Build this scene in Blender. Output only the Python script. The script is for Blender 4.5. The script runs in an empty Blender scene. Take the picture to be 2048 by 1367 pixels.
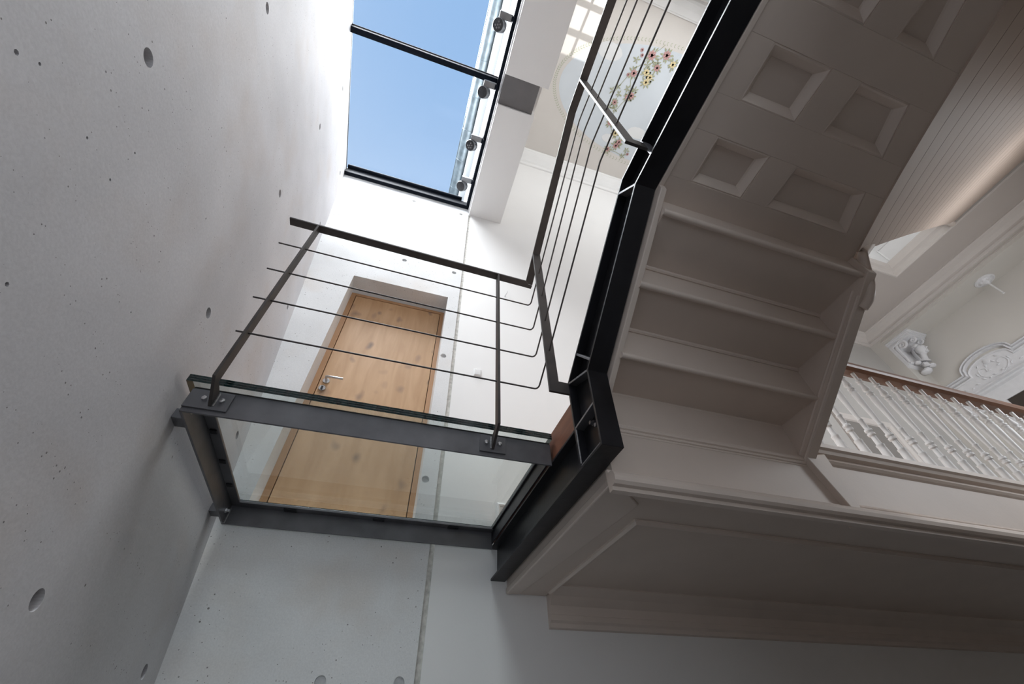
import bpy, bmesh, math, random
from mathutils import Vector, Matrix
random.seed(7)
S = bpy.context.scene
COL = S.collection
H = 1.6                      # eye height: all measures below are taken from the eye, H lifts them onto the floor

# ------------------------------------------------------------------ camera
cd = bpy.data.cameras.new('camera'); cam = bpy.data.objects.new('camera', cd); COL.objects.link(cam)
RX = (0.9528507, -0.30232068, -0.02603376)
RY = (0.20557018, 0.70625163, -0.67745814)
RZ = (0.22319599, 0.6401647, 0.73510048)
m = Matrix.Identity(4)
for i in range(3):
    m[i][0] = RX[i]; m[i][1] = -RY[i]; m[i][2] = -RZ[i]
m[2][3] = H
cam.matrix_world = m
cd.sensor_fit = 'HORIZONTAL'; cd.sensor_width = 36.0; cd.lens = 14.255
cd.clip_start = 0.02; cd.clip_end = 200
S.camera = cam

# ------------------------------------------------------------------ sky, daylight, exposure
W = bpy.data.worlds.new('sky'); S.world = W; W.use_nodes = True
nt = W.node_tree; nt.nodes.clear()
out = nt.nodes.new('ShaderNodeOutputWorld'); bg = nt.nodes.new('ShaderNodeBackground')
tc = nt.nodes.new('ShaderNodeTexCoord'); sx = nt.nodes.new('ShaderNodeSeparateXYZ'); rp = nt.nodes.new('ShaderNodeValToRGB')
nt.links.new(tc.outputs['Generated'], sx.inputs[0]); nt.links.new(sx.outputs['Z'], rp.inputs[0])
rp.color_ramp.elements[0].position = 0.0; rp.color_ramp.elements[0].color = (0.72, 0.86, 1.0, 1)
rp.color_ramp.elements[1].position = 1.0; rp.color_ramp.elements[1].color = (0.305, 0.485, 0.775, 1)
e = rp.color_ramp.elements.new(0.86); e.color = (0.47, 0.615, 0.84, 1)
nt.links.new(rp.outputs[0], bg.inputs[0]); bg.inputs[1].default_value = 1.12
nt.links.new(bg.outputs[0], out.inputs[0])

def area(name, loc, size, direction, power, color):
    l = bpy.data.lights.new(name, 'AREA'); l.shape = 'RECTANGLE'; l.size, l.size_y = size
    l.energy = power; l.color = color
    o = bpy.data.objects.new(name, l); COL.objects.link(o)
    o.location = (loc[0], loc[1], loc[2] + H)
    o.rotation_euler = Vector(direction).to_track_quat('-Z', 'Y').to_euler()
    return o
area('daylight_over_skylight', (-1.5, 1.0, 9.9), (3.2, 6.4), (0.15, 0, -1), 2480, (0.985, 0.985, 1.0))
area('annex_fill', (-0.05, -3.2, 0.3), (1.5, 2.6), (0, 1, 0), 15, (0.96, 0.98, 1.0))  # added frontal fill from behind the camera for the lower door wall
area('upper_hall_fill', (3.6, -0.55, 7.2), (4.0, 2.0), (0, 1, 0), 70, (1.0, 0.97, 0.93))  # added fill that brightens the painted ceiling and the void
area('daylight_gallery_window', (5.6, -0.55, 2.35), (2.2, 1.7), (0, 1, 0.05), 60, (0.97, 0.98, 1.0))
sp_ = bpy.data.lights.new('sun_glint_stand_in', 'SPOT'); sp_.energy = 5000; sp_.color = (1.0, 0.98, 0.94)  # added spot standing in for the reflected sun patch on the ceiling
sp_.spot_size = math.radians(12); sp_.spot_blend = 0.2; sp_.shadow_soft_size = 0.05
spo = bpy.data.objects.new('sun_glint_stand_in', sp_); COL.objects.link(spo); spo.location = (2.07, -6.92, 2.4 + H)
spo.rotation_euler = (Vector((1.45, -0.62, 7.6)) - Vector((2.07, -6.92, 2.4))).to_track_quat('-Z', 'Y').to_euler()
S.view_settings.view_transform = 'Standard'; S.view_settings.look = 'None'
S.view_settings.gamma = 1.0; S.view_settings.use_curve_mapping = False
S.view_settings.exposure = 0.0
S.cycles.use_denoising = True
S.cycles.max_bounces = 10; S.cycles.diffuse_bounces = 6; S.cycles.transparent_max_bounces = 16
S.cycles.caustics_reflective = False; S.cycles.caustics_refractive = False
S.cycles.sample_clamp_indirect = 6.0

# ------------------------------------------------------------------ materials
def newmat(name):
    mt = bpy.data.materials.new(name); mt.use_nodes = True
    return mt, mt.node_tree, mt.node_tree.nodes['Principled BSDF']
def paint(name, col, rough=0.55, var=0.06, scale=6.0, bump=0.05, bscale=60.0, metallic=0.0, spec=0.5):
    mt, t, b = newmat(name)
    tcn = t.nodes.new('ShaderNodeTexCoord')
    n = t.nodes.new('ShaderNodeTexNoise'); n.inputs['Scale'].default_value = scale; n.inputs['Detail'].default_value = 5
    t.links.new(tcn.outputs['Object'], n.inputs['Vector'])
    r = t.nodes.new('ShaderNodeValToRGB')
    r.color_ramp.elements[0].position = 0.3; r.color_ramp.elements[1].position = 0.7
    r.color_ramp.elements[0].color = (*[c * (1 - var) for c in col], 1)
    r.color_ramp.elements[1].color = (*[min(1, c * (1 + var)) for c in col], 1)
    t.links.new(n.outputs['Fac'], r.inputs[0]); t.links.new(r.outputs[0], b.inputs['Base Color'])
    b.inputs['Roughness'].default_value = rough; b.inputs['Metallic'].default_value = metallic
    b.inputs['Specular IOR Level'].default_value = spec
    if bump:
        n2 = t.nodes.new('ShaderNodeTexNoise'); n2.inputs['Scale'].default_value = bscale; n2.inputs['Detail'].default_value = 3
        t.links.new(tcn.outputs['Object'], n2.inputs['Vector'])
        bp = t.nodes.new('ShaderNodeBump'); bp.inputs['Strength'].default_value = bump; bp.inputs['Distance'].default_value = 0.01
        t.links.new(n2.outputs['Fac'], bp.inputs['Height']); t.links.new(bp.outputs[0], b.inputs['Normal'])
    return mt
def concrete(name, col, stretch=(1, 1, 1)):
    mt, t, b = newmat(name)
    tcn = t.nodes.new('ShaderNodeTexCoord'); mp = t.nodes.new('ShaderNodeMapping'); mp.inputs['Scale'].default_value = stretch
    t.links.new(tcn.outputs['Object'], mp.inputs[0])
    def noise(s, d, src=mp):
        n = t.nodes.new('ShaderNodeTexNoise'); n.inputs['Scale'].default_value = s; n.inputs['Detail'].default_value = d
        t.links.new(src.outputs[0], n.inputs['Vector']); return n
    def ramp(src, p0, p1, c0, c1):
        r = t.nodes.new('ShaderNodeValToRGB'); r.color_ramp.elements[0].position = p0; r.color_ramp.elements[1].position = p1
        r.color_ramp.elements[0].color = (*c0, 1); r.color_ramp.elements[1].color = (*c1, 1)
        t.links.new(src, r.inputs[0]); return r
    n1 = noise(1.3, 6); base = ramp(n1.outputs['Fac'], 0.32, 0.68, [c * 0.87 for c in col], [c * 1.08 for c in col])
    n2 = noise(2.4, 3); warm = ramp(n2.outputs['Fac'], 0.52, 0.72, (1, 1, 1), (0.955, 0.915, 0.88))
    mul = t.nodes.new('ShaderNodeMixRGB'); mul.blend_type = 'MULTIPLY'; mul.inputs[0].default_value = 1.0
    t.links.new(base.outputs[0], mul.inputs[1]); t.links.new(warm.outputs[0], mul.inputs[2])
    # blow-holes: sparse small dark specks, denser in cloudy patches
    v = t.nodes.new('ShaderNodeTexVoronoi'); v.inputs['Scale'].default_value = 62.0
    t.links.new(mp.outputs[0], v.inputs['Vector'])
    sep = t.nodes.new('ShaderNodeSeparateColor'); t.links.new(v.outputs['Color'], sep.inputs[0])
    sz = ramp(sep.outputs[0], 0.45, 1.0, (0, 0, 0), (0.20, 0.20, 0.20))
    clump = noise(3.1, 2); cl = ramp(clump.outputs['Fac'], 0.40, 0.58, (0.25, 0.25, 0.25), (1, 1, 1))
    ml = t.nodes.new('ShaderNodeMath'); ml.operation = 'MULTIPLY'; t.links.new(sz.outputs[0], ml.inputs[0]); t.links.new(cl.outputs[0], ml.inputs[1])
    lt = t.nodes.new('ShaderNodeMath'); lt.operation = 'LESS_THAN'; t.links.new(v.outputs['Distance'], lt.inputs[0]); t.links.new(ml.outputs[0], lt.inputs[1])
    mix = t.nodes.new('ShaderNodeMixRGB'); mix.inputs[2].default_value = (col[0] * .35, col[1] * .34, col[2] * .33, 1)
    t.links.new(lt.outputs[0], mix.inputs[0]); t.links.new(mul.outputs[0], mix.inputs[1])
    # larger, rarer pits drawn out along the pour
    m2 = t.nodes.new('ShaderNodeMapping'); m2.inputs['Scale'].default_value = (1.0, 1.5, 1.0); t.links.new(mp.outputs[0], m2.inputs[0])
    nd = noise(9, 2); av = t.nodes.new('ShaderNodeMixRGB'); av.blend_type = 'ADD'; av.inputs[0].default_value = 0.03
    t.links.new(m2.outputs[0], av.inputs[1]); t.links.new(nd.outputs['Color'], av.inputs[2])
    v2 = t.nodes.new('ShaderNodeTexVoronoi'); v2.inputs['Scale'].default_value = 15.0; t.links.new(av.outputs[0], v2.inputs['Vector'])
    s2 = t.nodes.new('ShaderNodeSeparateColor'); t.links.new(v2.outputs['Color'], s2.inputs[0])
    z2 = ramp(s2.outputs[1], 0.70, 1.0, (0, 0, 0), (0.085, 0.085, 0.085))
    l2 = t.nodes.new('ShaderNodeMath'); l2.operation = 'LESS_THAN'; t.links.new(v2.outputs['Distance'], l2.inputs[0]); t.links.new(z2.outputs[0], l2.inputs[1])
    mixb = t.nodes.new('ShaderNodeMixRGB'); mixb.inputs[2].default_value = (col[0] * .30, col[1] * .29, col[2] * .28, 1)
    t.links.new(l2.outputs[0], mixb.inputs[0]); t.links.new(mix.outputs[0], mixb.inputs[1])
    # fine sandy mottling
    n5 = noise(120, 3); fm = ramp(n5.outputs['Fac'], 0.35, 0.65, (0.955, 0.955, 0.955), (1.03, 1.03, 1.03))
    mixc = t.nodes.new('ShaderNodeMixRGB'); mixc.blend_type = 'MULTIPLY'; mixc.inputs[0].default_value = 1.0
    t.links.new(mixb.outputs[0], mixc.inputs[1]); t.links.new(fm.outputs[0], mixc.inputs[2]); mix = mixc
    t.links.new(mix.outputs[0], b.inputs['Base Color']); b.inputs['Roughness'].default_value = 0.72
    b.inputs['Specular IOR Level'].default_value = 0.3
    n3 = noise(45, 4); bp = t.nodes.new('ShaderNodeBump'); bp.inputs['Strength'].default_value = 0.06; bp.inputs['Distance'].default_value = 0.01
    t.links.new(n3.outputs['Fac'], bp.inputs['Height']); t.links.new(bp.outputs[0], b.inputs['Normal'])
    return mt
def wood(name, c0, c1, knot, scale=1.0, rough=0.45, knots=True, axis=2):
    mt, t, b = newmat(name)
    tcn = t.nodes.new('ShaderNodeTexCoord'); mp = t.nodes.new('ShaderNodeMapping')
    sc = [9 * scale] * 3; sc[axis] = 1.2 * scale; mp.inputs['Scale'].default_value = sc
    t.links.new(tcn.outputs['Object'], mp.inputs[0])
    n = t.nodes.new('ShaderNodeTexNoise'); n.inputs['Scale'].default_value = 1.6; n.inputs['Detail'].default_value = 8; n.inputs['Distortion'].default_value = 0.6
    t.links.new(mp.outputs[0], n.inputs['Vector'])
    r = t.nodes.new('ShaderNodeValToRGB'); r.color_ramp.elements[0].position = 0.25; r.color_ramp.elements[1].position = 0.75
    r.color_ramp.elements[0].color = (*c0, 1); r.color_ramp.elements[1].color = (*c1, 1)
    t.links.new(n.outputs['Fac'], r.inputs[0])
    src = r
    if knots:
        mk = t.nodes.new('ShaderNodeMapping'); ks = [6.0 * scale] * 3; ks[axis] = 4.0 * scale; mk.inputs['Scale'].default_value = ks
        mk.inputs['Location'].default_value = (0.35, 0.2, 0.5)
        nd = t.nodes.new('ShaderNodeTexNoise'); nd.inputs['Scale'].default_value = 5; t.links.new(tcn.outputs['Object'], nd.inputs['Vector'])
        vm = t.nodes.new('ShaderNodeMixRGB'); vm.blend_type = 'ADD'; vm.inputs[0].default_value = 0.16
        t.links.new(tcn.outputs['Object'], vm.inputs[1]); t.links.new(nd.outputs['Color'], vm.inputs[2]); t.links.new(vm.outputs[0], mk.inputs[0])
        v = t.nodes.new('ShaderNodeTexVoronoi'); v.inputs['Scale'].default_value = 1.0; t.links.new(mk.outputs[0], v.inputs['Vector'])
        sp = t.nodes.new('ShaderNodeSeparateColor'); t.links.new(v.outputs['Color'], sp.inputs[0])
        rk = t.nodes.new('ShaderNodeValToRGB'); rk.color_ramp.elements[0].position = 0.04; rk.color_ramp.elements[1].position = 0.27
        rk.color_ramp.elements[0].color = (1, 1, 1, 1); rk.color_ramp.elements[1].color = (0, 0, 0, 1); t.links.new(v.outputs['Distance'], rk.inputs[0])
        g0 = t.nodes.new('ShaderNodeMath'); g0.operation = 'MULTIPLY'; t.links.new(rk.outputs[0], g0.inputs[0]); t.links.new(sp.outputs[1], g0.inputs[1])
        gt = t.nodes.new('ShaderNodeMath'); gt.operation = 'MULTIPLY'; gt.use_clamp = True; gt.inputs[1].default_value = 1.25; t.links.new(g0.outputs[0], gt.inputs[0])
        mx = t.nodes.new('ShaderNodeMixRGB'); mx.inputs[2].default_value = (*knot, 1)
        t.links.new(gt.outputs[0], mx.inputs[0]); t.links.new(r.outputs[0], mx.inputs[1]); src = mx
    t.links.new(src.outputs[0], b.inputs['Base Color']); b.inputs['Roughness'].default_value = rough
    bp = t.nodes.new('ShaderNodeBump'); bp.inputs['Strength'].default_value = 0.08; bp.inputs['Distance'].default_value = 0.005
    t.links.new(n.outputs['Fac'], bp.inputs['Height']); t.links.new(bp.outputs[0], b.inputs['Normal'])
    return mt
def thin_glass(name, tint, refl=0.05):
    mt = bpy.data.materials.new(name); mt.use_nodes = True; t = mt.node_tree; t.nodes.clear()
    o = t.nodes.new('ShaderNodeOutputMaterial'); tr = t.nodes.new('ShaderNodeBsdfTransparent'); gl = t.nodes.new('ShaderNodeBsdfGlossy')
    tr.inputs[0].default_value = (*tint, 1); gl.inputs['Roughness'].default_value = 0.02
    lw = t.nodes.new('ShaderNodeFresnel'); lw.inputs[0].default_value = 1.35
    mu = t.nodes.new('ShaderNodeMath'); mu.operation = 'MULTIPLY'; mu.inputs[1].default_value = refl; t.links.new(lw.outputs[0], mu.inputs[0])
    mx = t.nodes.new('ShaderNodeMixShader'); t.links.new(mu.outputs[0], mx.inputs[0])
    t.links.new(tr.outputs[0], mx.inputs[1]); t.links.new(gl.outputs[0], mx.inputs[2]); t.links.new(mx.outputs[0], o.inputs[0])
    return mt
M = {}
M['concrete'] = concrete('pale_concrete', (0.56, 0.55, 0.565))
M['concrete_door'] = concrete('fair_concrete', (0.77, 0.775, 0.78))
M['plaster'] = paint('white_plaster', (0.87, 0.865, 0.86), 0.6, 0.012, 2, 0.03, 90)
M['cream'] = paint('cream_plaster', (0.62, 0.595, 0.555), 0.6, 0.02, 2, 0.03, 90)
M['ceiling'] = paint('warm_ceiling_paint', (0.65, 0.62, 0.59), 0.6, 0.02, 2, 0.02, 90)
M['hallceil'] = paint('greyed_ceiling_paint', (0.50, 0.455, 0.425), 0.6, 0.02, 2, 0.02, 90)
M['halltrim'] = paint('pale_cornice_paint', (0.60, 0.56, 0.53), 0.5, 0.02, 4, 0.03, 60)
M['doorway_shade'] = paint('doorway_shade_tone', (0.22, 0.205, 0.19), 0.5, 0.04, 4, 0.02)  # shade of the doorway behind the balusters put into the colour
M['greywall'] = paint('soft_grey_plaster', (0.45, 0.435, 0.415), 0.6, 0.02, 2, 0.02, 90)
M['trimwhite'] = paint('white_trim_paint', (0.80, 0.80, 0.80), 0.4, 0.02, 5, 0.02, 60)
M['taupe'] = paint('taupe_woodwork_paint', (0.69, 0.60, 0.535), 0.45, 0.035, 3, 0.05, 40)
M['taupe2'] = paint('taupe_moulding_paint', (0.73, 0.64, 0.575), 0.40, 0.03, 5, 0.05, 40)
M['boards'] = paint('rosy_board_paint', (0.50, 0.40, 0.335), 0.55, 0.04, 4, 0.05, 40)
M['stucco'] = paint('white_stucco', (0.74, 0.74, 0.755), 0.5, 0.03, 20, 0.15, 40)
M['steel'] = paint('dark_waxed_steel', (0.165, 0.165, 0.178), 0.42, 0.20, 7, 0.06, 30, 0.45)
M['railsteel'] = paint('brown_waxed_steel', (0.060, 0.053, 0.051), 0.55, 0.2, 7, 0.05, 30, 0.15, 0.3)
M['black'] = paint('black_steel', (0.018, 0.018, 0.022), 0.38, 0.25, 7, 0.06, 30, 0.4)
M['chrome'] = paint('bright_bolt_steel', (0.62, 0.62, 0.63), 0.28, 0.1, 60, 0.0, 30, 0.95)
M['weld'] = paint('weld_bead', (0.30, 0.30, 0.31), 0.45, 0.3, 80, 0.3, 120, 0.8)
M['silver'] = paint('satin_aluminium', (0.30, 0.31, 0.325), 0.40, 0.06, 20, 0.0, 30, 0.75)
M['lens'] = paint('black_lens', (0.025, 0.025, 0.028), 0.25, 0.3, 60, 0.0)
M['frame'] = paint('anthracite_frame', (0.010, 0.013, 0.020), 0.6, 0.15, 8, 0.0, 30, 0.0, 0.05)
M['zinc'] = paint('zinc', (0.20, 0.235, 0.255), 0.42, 0.30, 9, 0.08, 40, 0.6)
M['greysteel'] = paint('grey_painted_steel', (0.16, 0.155, 0.16), 0.5, 0.05, 8, 0.02)
M['oak'] = wood('knotty_oak', (0.50, 0.295, 0.15), (0.65, 0.415, 0.235), (0.17, 0.115, 0.09))
M['oakframe'] = wood('oak_frame', (0.42, 0.23, 0.11), (0.52, 0.30, 0.16), (0.2, 0.1, 0.05), 1.0, 0.45, False)
M['gap'] = paint('shadow_gap', (0.012, 0.010, 0.009), 0.8, 0.1, 5, 0)
M['redwood'] = wood('red_brown_timber', (0.13, 0.045, 0.022), (0.25, 0.092, 0.048), (0.1, 0.04, 0.02), 1.6, 0.5, False, 1)
M['railwood'] = wood('brown_rail_wood', (0.13, 0.062, 0.036), (0.20, 0.10, 0.06), (0.1, 0.04, 0.02), 1.2, 0.35, False, 0)
M['joint'] = paint('joint_sealant', (0.58, 0.565, 0.53), 0.8, 0.25, 30, 0.2, 50)
M['skyglass'] = thin_glass('skylight_glass', (0.97, 0.985, 0.99), 0.5)
M['floorglass'] = thin_glass('laminated_floor_glass', (0.93, 0.963, 0.955), 0.30)
M['glassedge'] = paint('green_glass_edge', (0.008, 0.022, 0.022), 0.12, 0.6, 40, 0)
M['floor'] = paint('stone_floor', (0.060, 0.050, 0.043), 0.5, 0.06, 3, 0.02)
M['darkroom'] = paint('dark_opening_tone', (0.05, 0.038, 0.03), 0.6, 0.1, 5, 0)  # darkness of open doorways painted as a flat colour
M['p_blue'] = paint('painted_sky_blue', (0.60, 0.645, 0.69), 0.6, 0.05, 1.2, 0)
M['p_cloud'] = paint('painted_cloud', (0.72, 0.73, 0.74), 0.6, 0.03, 2, 0)
M['p_leaf'] = paint('painted_leaf', (0.36, 0.37, 0.24), 0.6, 0.2, 30, 0)
M['p_border'] = paint('painted_border_leaf', (0.42, 0.45, 0.33), 0.6, 0.15, 30, 0)
M['p_red'] = paint('painted_red', (0.52, 0.30, 0.29), 0.6, 0.3, 60, 0)
M['p_yellow'] = paint('painted_yellow', (0.74, 0.62, 0.36), 0.6, 0.25, 60, 0)

# ------------------------------------------------------------------ mesh helpers
class MB:
    def __init__(s): s.v = []; s.f = []; s.mi = []
    def add(s, vs, fs, mi=0):
        k = len(s.v); s.v += [tuple(p) for p in vs]; s.f += [tuple(i + k for i in f) for f in fs]; s.mi += [mi] * len(fs); return s
    def box(s, x0, x1, y0, y1, z0, z1, mi=0):
        vs = [(x, y, z) for z in (z0, z1) for y in (y0, y1) for x in (x0, x1)]
        return s.add(vs, [(0, 2, 3, 1), (4, 5, 7, 6), (0, 1, 5, 4), (2, 6, 7, 3), (0, 4, 6, 2), (1, 3, 7, 5)], mi)
    def prism(s, poly, ax, a, b, mi=0):
        n = len(poly)
        def P(p, t):
            return (t, p[0], p[1]) if ax == 0 else ((p[0], t, p[1]) if ax == 1 else (p[0], p[1], t))
        vs = [P(p, a) for p in poly] + [P(p, b) for p in poly]
        fs = [tuple(range(n))[::-1], tuple(range(n, 2 * n))] + [(i, (i + 1) % n, n + (i + 1) % n, n + i) for i in range(n)]
        return s.add(vs, fs, mi)
    def tube(s, path, r, n=8, cap=True, mi=0):
        P = [Vector(p) for p in path]; rings = []
        t = (P[1] - P[0]).normalized()
        u = t.orthogonal().normalized()
        for i, p in enumerate(P):
            if i == 0: tt = P[1] - P[0]
            elif i == len(P) - 1: tt = P[-1] - P[-2]
            else: tt = (P[i + 1] - p).normalized() + (p - P[i - 1]).normalized()
            tt = tt.normalized(); u = (u - tt * u.dot(tt)).normalized(); w = tt.cross(u)
            rr = r[i] if isinstance(r, (list, tuple)) else r
            rings.append([p + (u * math.cos(2 * math.pi * k / n) + w * math.sin(2 * math.pi * k / n)) * rr for k in range(n)])
        vs = [q for rg in rings for q in rg]; fs = []
        for i in range(len(P) - 1):
            for k in range(n): fs.append((i * n + k, i * n + (k + 1) % n, (i + 1) * n + (k + 1) % n, (i + 1) * n + k))
        if cap: fs += [tuple(range(n))[::-1], tuple(range((len(P) - 1) * n, len(P) * n))]
        return s.add(vs, fs, mi)
    def sweep(s, path, prof, nrm, closed=False, mi=0):
        """moulding: profile (u, v), u to the side of the path, v along nrm; mitred corners"""
        P = [Vector(p) for p in path]; N = Vector(nrm).normalized(); n = len(P); k = len(prof); vs = []
        for i in range(n):
            t0 = (P[i] - P[i - 1]) if (closed or i > 0) else (P[1] - P[0])
            t1 = (P[(i + 1) % n] - P[i]) if (closed or i < n - 1) else (P[-1] - P[-2])
            s0 = N.cross(t0.normalized()); s1 = N.cross(t1.normalized())
            mtr = (s0 + s1) / max(0.2, 1 + s0.dot(s1))
            vs += [P[i] + mtr * a + N * b for a, b in prof]
        fs = []
        for i in range(n if closed else n - 1):
            j = (i + 1) % n
            for q in range(k): fs.append((i * k + q, i * k + (q + 1) % k, j * k + (q + 1) % k, j * k + q))
        if not closed: fs += [tuple(range(k))[::-1], tuple(range((n - 1) * k, n * k))]
        return s.add(vs, fs, mi)
    def lathe(s, prof, c, axis=(0, 0, 1), n=14, mi=0):
        """prof: (radius, distance along axis)"""
        A = Vector(axis).normalized(); u = A.orthogonal().normalized(); w = A.cross(u); C = Vector(c); vs = []
        for r, h in prof:
            for q in range(n):
                a = 2 * math.pi * q / n; vs.append(C + A * h + (u * math.cos(a) + w * math.sin(a)) * max(r, 1e-4))
        fs = [(i * n + q, i * n + (q + 1) % n, (i + 1) * n + (q + 1) % n, (i + 1) * n + q) for i in range(len(prof) - 1) for q in range(n)]
        fs += [tuple(range(n))[::-1], tuple(range((len(prof) - 1) * n, len(prof) * n))]
        return s.add(vs, fs, mi)
    def blob(s, c, r, n=10, mi=0):
        vs = []; k = n // 2 + 1
        for i in range(k):
            th = math.pi * (i + 0.0001) / (k - 1 + 0.0002)
            for j in range(n):
                a = 2 * math.pi * j / n
                vs.append((c[0] + r[0] * math.sin(th) * math.cos(a), c[1] + r[1] * math.sin(th) * math.sin(a), c[2] + r[2] * math.cos(th)))
        fs = [(i * n + j, i * n + (j + 1) % n, (i + 1) * n + (j + 1) % n, (i + 1) * n + j) for i in range(k - 1) for j in range(n)]
        fs += [tuple(range(n)), tuple(range((k - 1) * n, k * n))[::-1]]
        return s.add(vs, fs, mi)

ORG = {}
def tag(o, label=None, cat=None, group=None, kind=None):
    if label: o['label'] = label
    if cat: o['category'] = cat
    if group: o['group'] = group
    if kind: o['kind'] = kind
    return o
def thing(name, loc, label, cat, group=None, kind=None):
    o = bpy.data.objects.new(name, None); COL.objects.link(o); o.empty_display_size = 0.05
    o.location = (loc[0], loc[1], loc[2] + H); ORG[o.name] = Vector(loc)
    return tag(o, label, cat, group, kind)
def obj(name, mb, mats, parent=None, smooth=False, bevel=0.0, label=None, cat=None, group=None, kind=None, origin=None):
    if not isinstance(mats, (list, tuple)): mats = [mats]
    xs = [p[0] for p in mb.v]; ys = [p[1] for p in mb.v]; zs = [p[2] for p in mb.v]
    org = Vector(origin) if origin else Vector(((min(xs) + max(xs)) / 2, (min(ys) + max(ys)) / 2, min(zs)))
    me = bpy.data.meshes.new(name); me.from_pydata([Vector(p) - org for p in mb.v], [], mb.f)
    for mt in mats: me.materials.append(M[mt])
    for p, i in zip(me.polygons, mb.mi): p.material_index = i
    bm = bmesh.new(); bm.from_mesh(me); bmesh.ops.recalc_face_normals(bm, faces=bm.faces); bm.to_mesh(me); bm.free()
    if smooth:
        for p in me.polygons: p.use_smooth = True
        me.set_sharp_from_angle(angle=math.radians(38))
    o = bpy.data.objects.new(name, me); COL.objects.link(o); ORG[o.name] = org
    if parent:
        o.parent = parent; o.location = org - ORG[parent.name]
    else:
        o.location = org + Vector((0, 0, H))
    if bevel:
        b = o.modifiers.new('bevel', 'BEVEL'); b.width = bevel; b.segments = 2; b.limit_method = 'ANGLE'; b.angle_limit = math.radians(40)
    return tag(o, label, cat, group, kind)
def copy_tree(o, parent=None):
    c = o.copy(); COL.objects.link(c); c.parent = parent
    for ch in list(o.children): copy_tree(ch, c)
    return c
def cut(o, cutters):
    """real openings: subtract the cutter meshes and keep the result as plain mesh"""
    bm = bmesh.new()
    mb = MB()
    for c in cutters: mb.add(c.v, c.f)
    me = bpy.data.meshes.new('cut'); org = ORG[o.name]; me.from_pydata([Vector(p) - org for p in mb.v], [], mb.f)
    bm.from_mesh(me); bmesh.ops.recalc_face_normals(bm, faces=bm.faces); bm.to_mesh(me); bm.free()
    co = bpy.data.objects.new('cut', me); COL.objects.link(co); co.location = o.location
    md = o.modifiers.new('cut', 'BOOLEAN'); md.operation = 'DIFFERENCE'; md.solver = 'EXACT'; md.object = co
    dg = bpy.context.evaluated_depsgraph_get(); ev = o.evaluated_get(dg)
    new = bpy.data.meshes.new_from_object(ev); o.modifiers.remove(md); old = o.data; o.data = new
    bpy.data.meshes.remove(old); bpy.data.objects.remove(co); bpy.data.meshes.remove(me)
def cyl(c, axis, r, d, n=20):
    return MB().lathe([(r, -d), (r, 0.2)], c, axis, n)

ZH_ = 5.1
D = 2.65                                        # the back wall stands 2.65 m from the eye
lean = lambda z: -0.744 - 0.12 * z              # the leaning concrete wall

# ------------------------------------------------------------------ the setting
st = dict(kind='structure')
obj('annex_light_block', MB().box(-1.9, 0.345, -3.5, -0.74, 5.75, 5.95), 'plaster', label='unseen white slab added to cut light past the end of the skylight', cat='ceiling', **st)  # unseen slab added to shorten the skylight and dim the lower left wall
obj('floor', MB().box(-1.8, 8.2, -3.5, 2.9, -1.75, -1.6), 'floor', label='pale stone floor of the hall', cat='floor', **st)
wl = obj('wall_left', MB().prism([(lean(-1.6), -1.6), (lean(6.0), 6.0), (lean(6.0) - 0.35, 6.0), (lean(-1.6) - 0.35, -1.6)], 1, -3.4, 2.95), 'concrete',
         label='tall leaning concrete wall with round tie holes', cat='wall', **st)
nl = Vector((1, 0, 0.12)).normalized()
cut(wl, [cyl((lean(z), y, z), nl, 0.026, 0.030) for z in (0.345, 1.463, 2.675, 4.03, 5.35) for y in (-1.49, -0.50, 0.494, 1.487, 2.467)]
    + [cyl((lean(z), y, z), nl, r, 0.010, 7) for y, z, r in ((0.401, 0.992, .006), (0.767, 0.723, .0055), (0.43, 1.04, .004), (0.60, 1.10, .004), (0.72, 1.13, .004), (0.70, 1.27, .0035), (1.10, 1.02, .003))])
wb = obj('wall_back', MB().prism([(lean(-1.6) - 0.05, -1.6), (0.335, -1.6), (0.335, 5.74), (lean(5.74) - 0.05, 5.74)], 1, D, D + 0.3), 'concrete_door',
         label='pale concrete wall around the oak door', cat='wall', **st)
hole = MB().box(-0.75, 0.218, D - 0.2, D + 0.5, 1.155, 3.535)
cut(wb, [hole] + [cyl((x, D, z), (0, -1, 0), 0.026, 0.030) for x, z in ((0.255, 2.655), (0.251, 1.437), (-0.325, 4.028), (0.244, 4.026), (-0.444, 5.53), (0.224, 5.533), (0.262, 0.348), (-0.107, 0.346))])
obj('trim_1', MB().box(0.335, 0.366, D + 0.012, D + 0.2, -1.6, 5.6), 'joint', label='recessed mortar joint between concrete and plaster', cat='joint', **st)
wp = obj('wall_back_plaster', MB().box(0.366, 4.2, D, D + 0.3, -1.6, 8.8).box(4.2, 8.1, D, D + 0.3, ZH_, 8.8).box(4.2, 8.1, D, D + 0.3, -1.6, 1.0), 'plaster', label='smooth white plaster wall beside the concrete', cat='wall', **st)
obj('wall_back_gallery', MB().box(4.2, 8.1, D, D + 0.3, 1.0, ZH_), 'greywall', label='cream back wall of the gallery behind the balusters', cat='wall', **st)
obj('wall_right', MB().box(7.83, 8.1, -0.9, D + 0.2, -1.6, 8.8), 'cream', label='cream wall at the end of the gallery', cat='wall', **st)
wf = obj('wall_front', MB().box(0.85, 8.1, -0.9, -0.62, -1.6, 8.8), 'cream', label='hall wall with openings for the daylight lamps', cat='wall', **st)
cut(wf, [MB().box(2.3, 5.6, -1.2, -0.3, 6.2, 8.2), MB().box(1.10, 1.95, -1.2, -0.3, 7.44, 8.45), MB().box(4.5, 6.7, -1.2, -0.3, 1.45, 3.25)])  # upper openings added for the ceiling fill and the glint spot
w2 = thing('glint_mask', (1.52, -0.76, 7.44), 'small glazed window with narrow bars in the upper hall wall', 'window', kind='structure')  # unseen bars added only to shape the glint spot's patch
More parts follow.
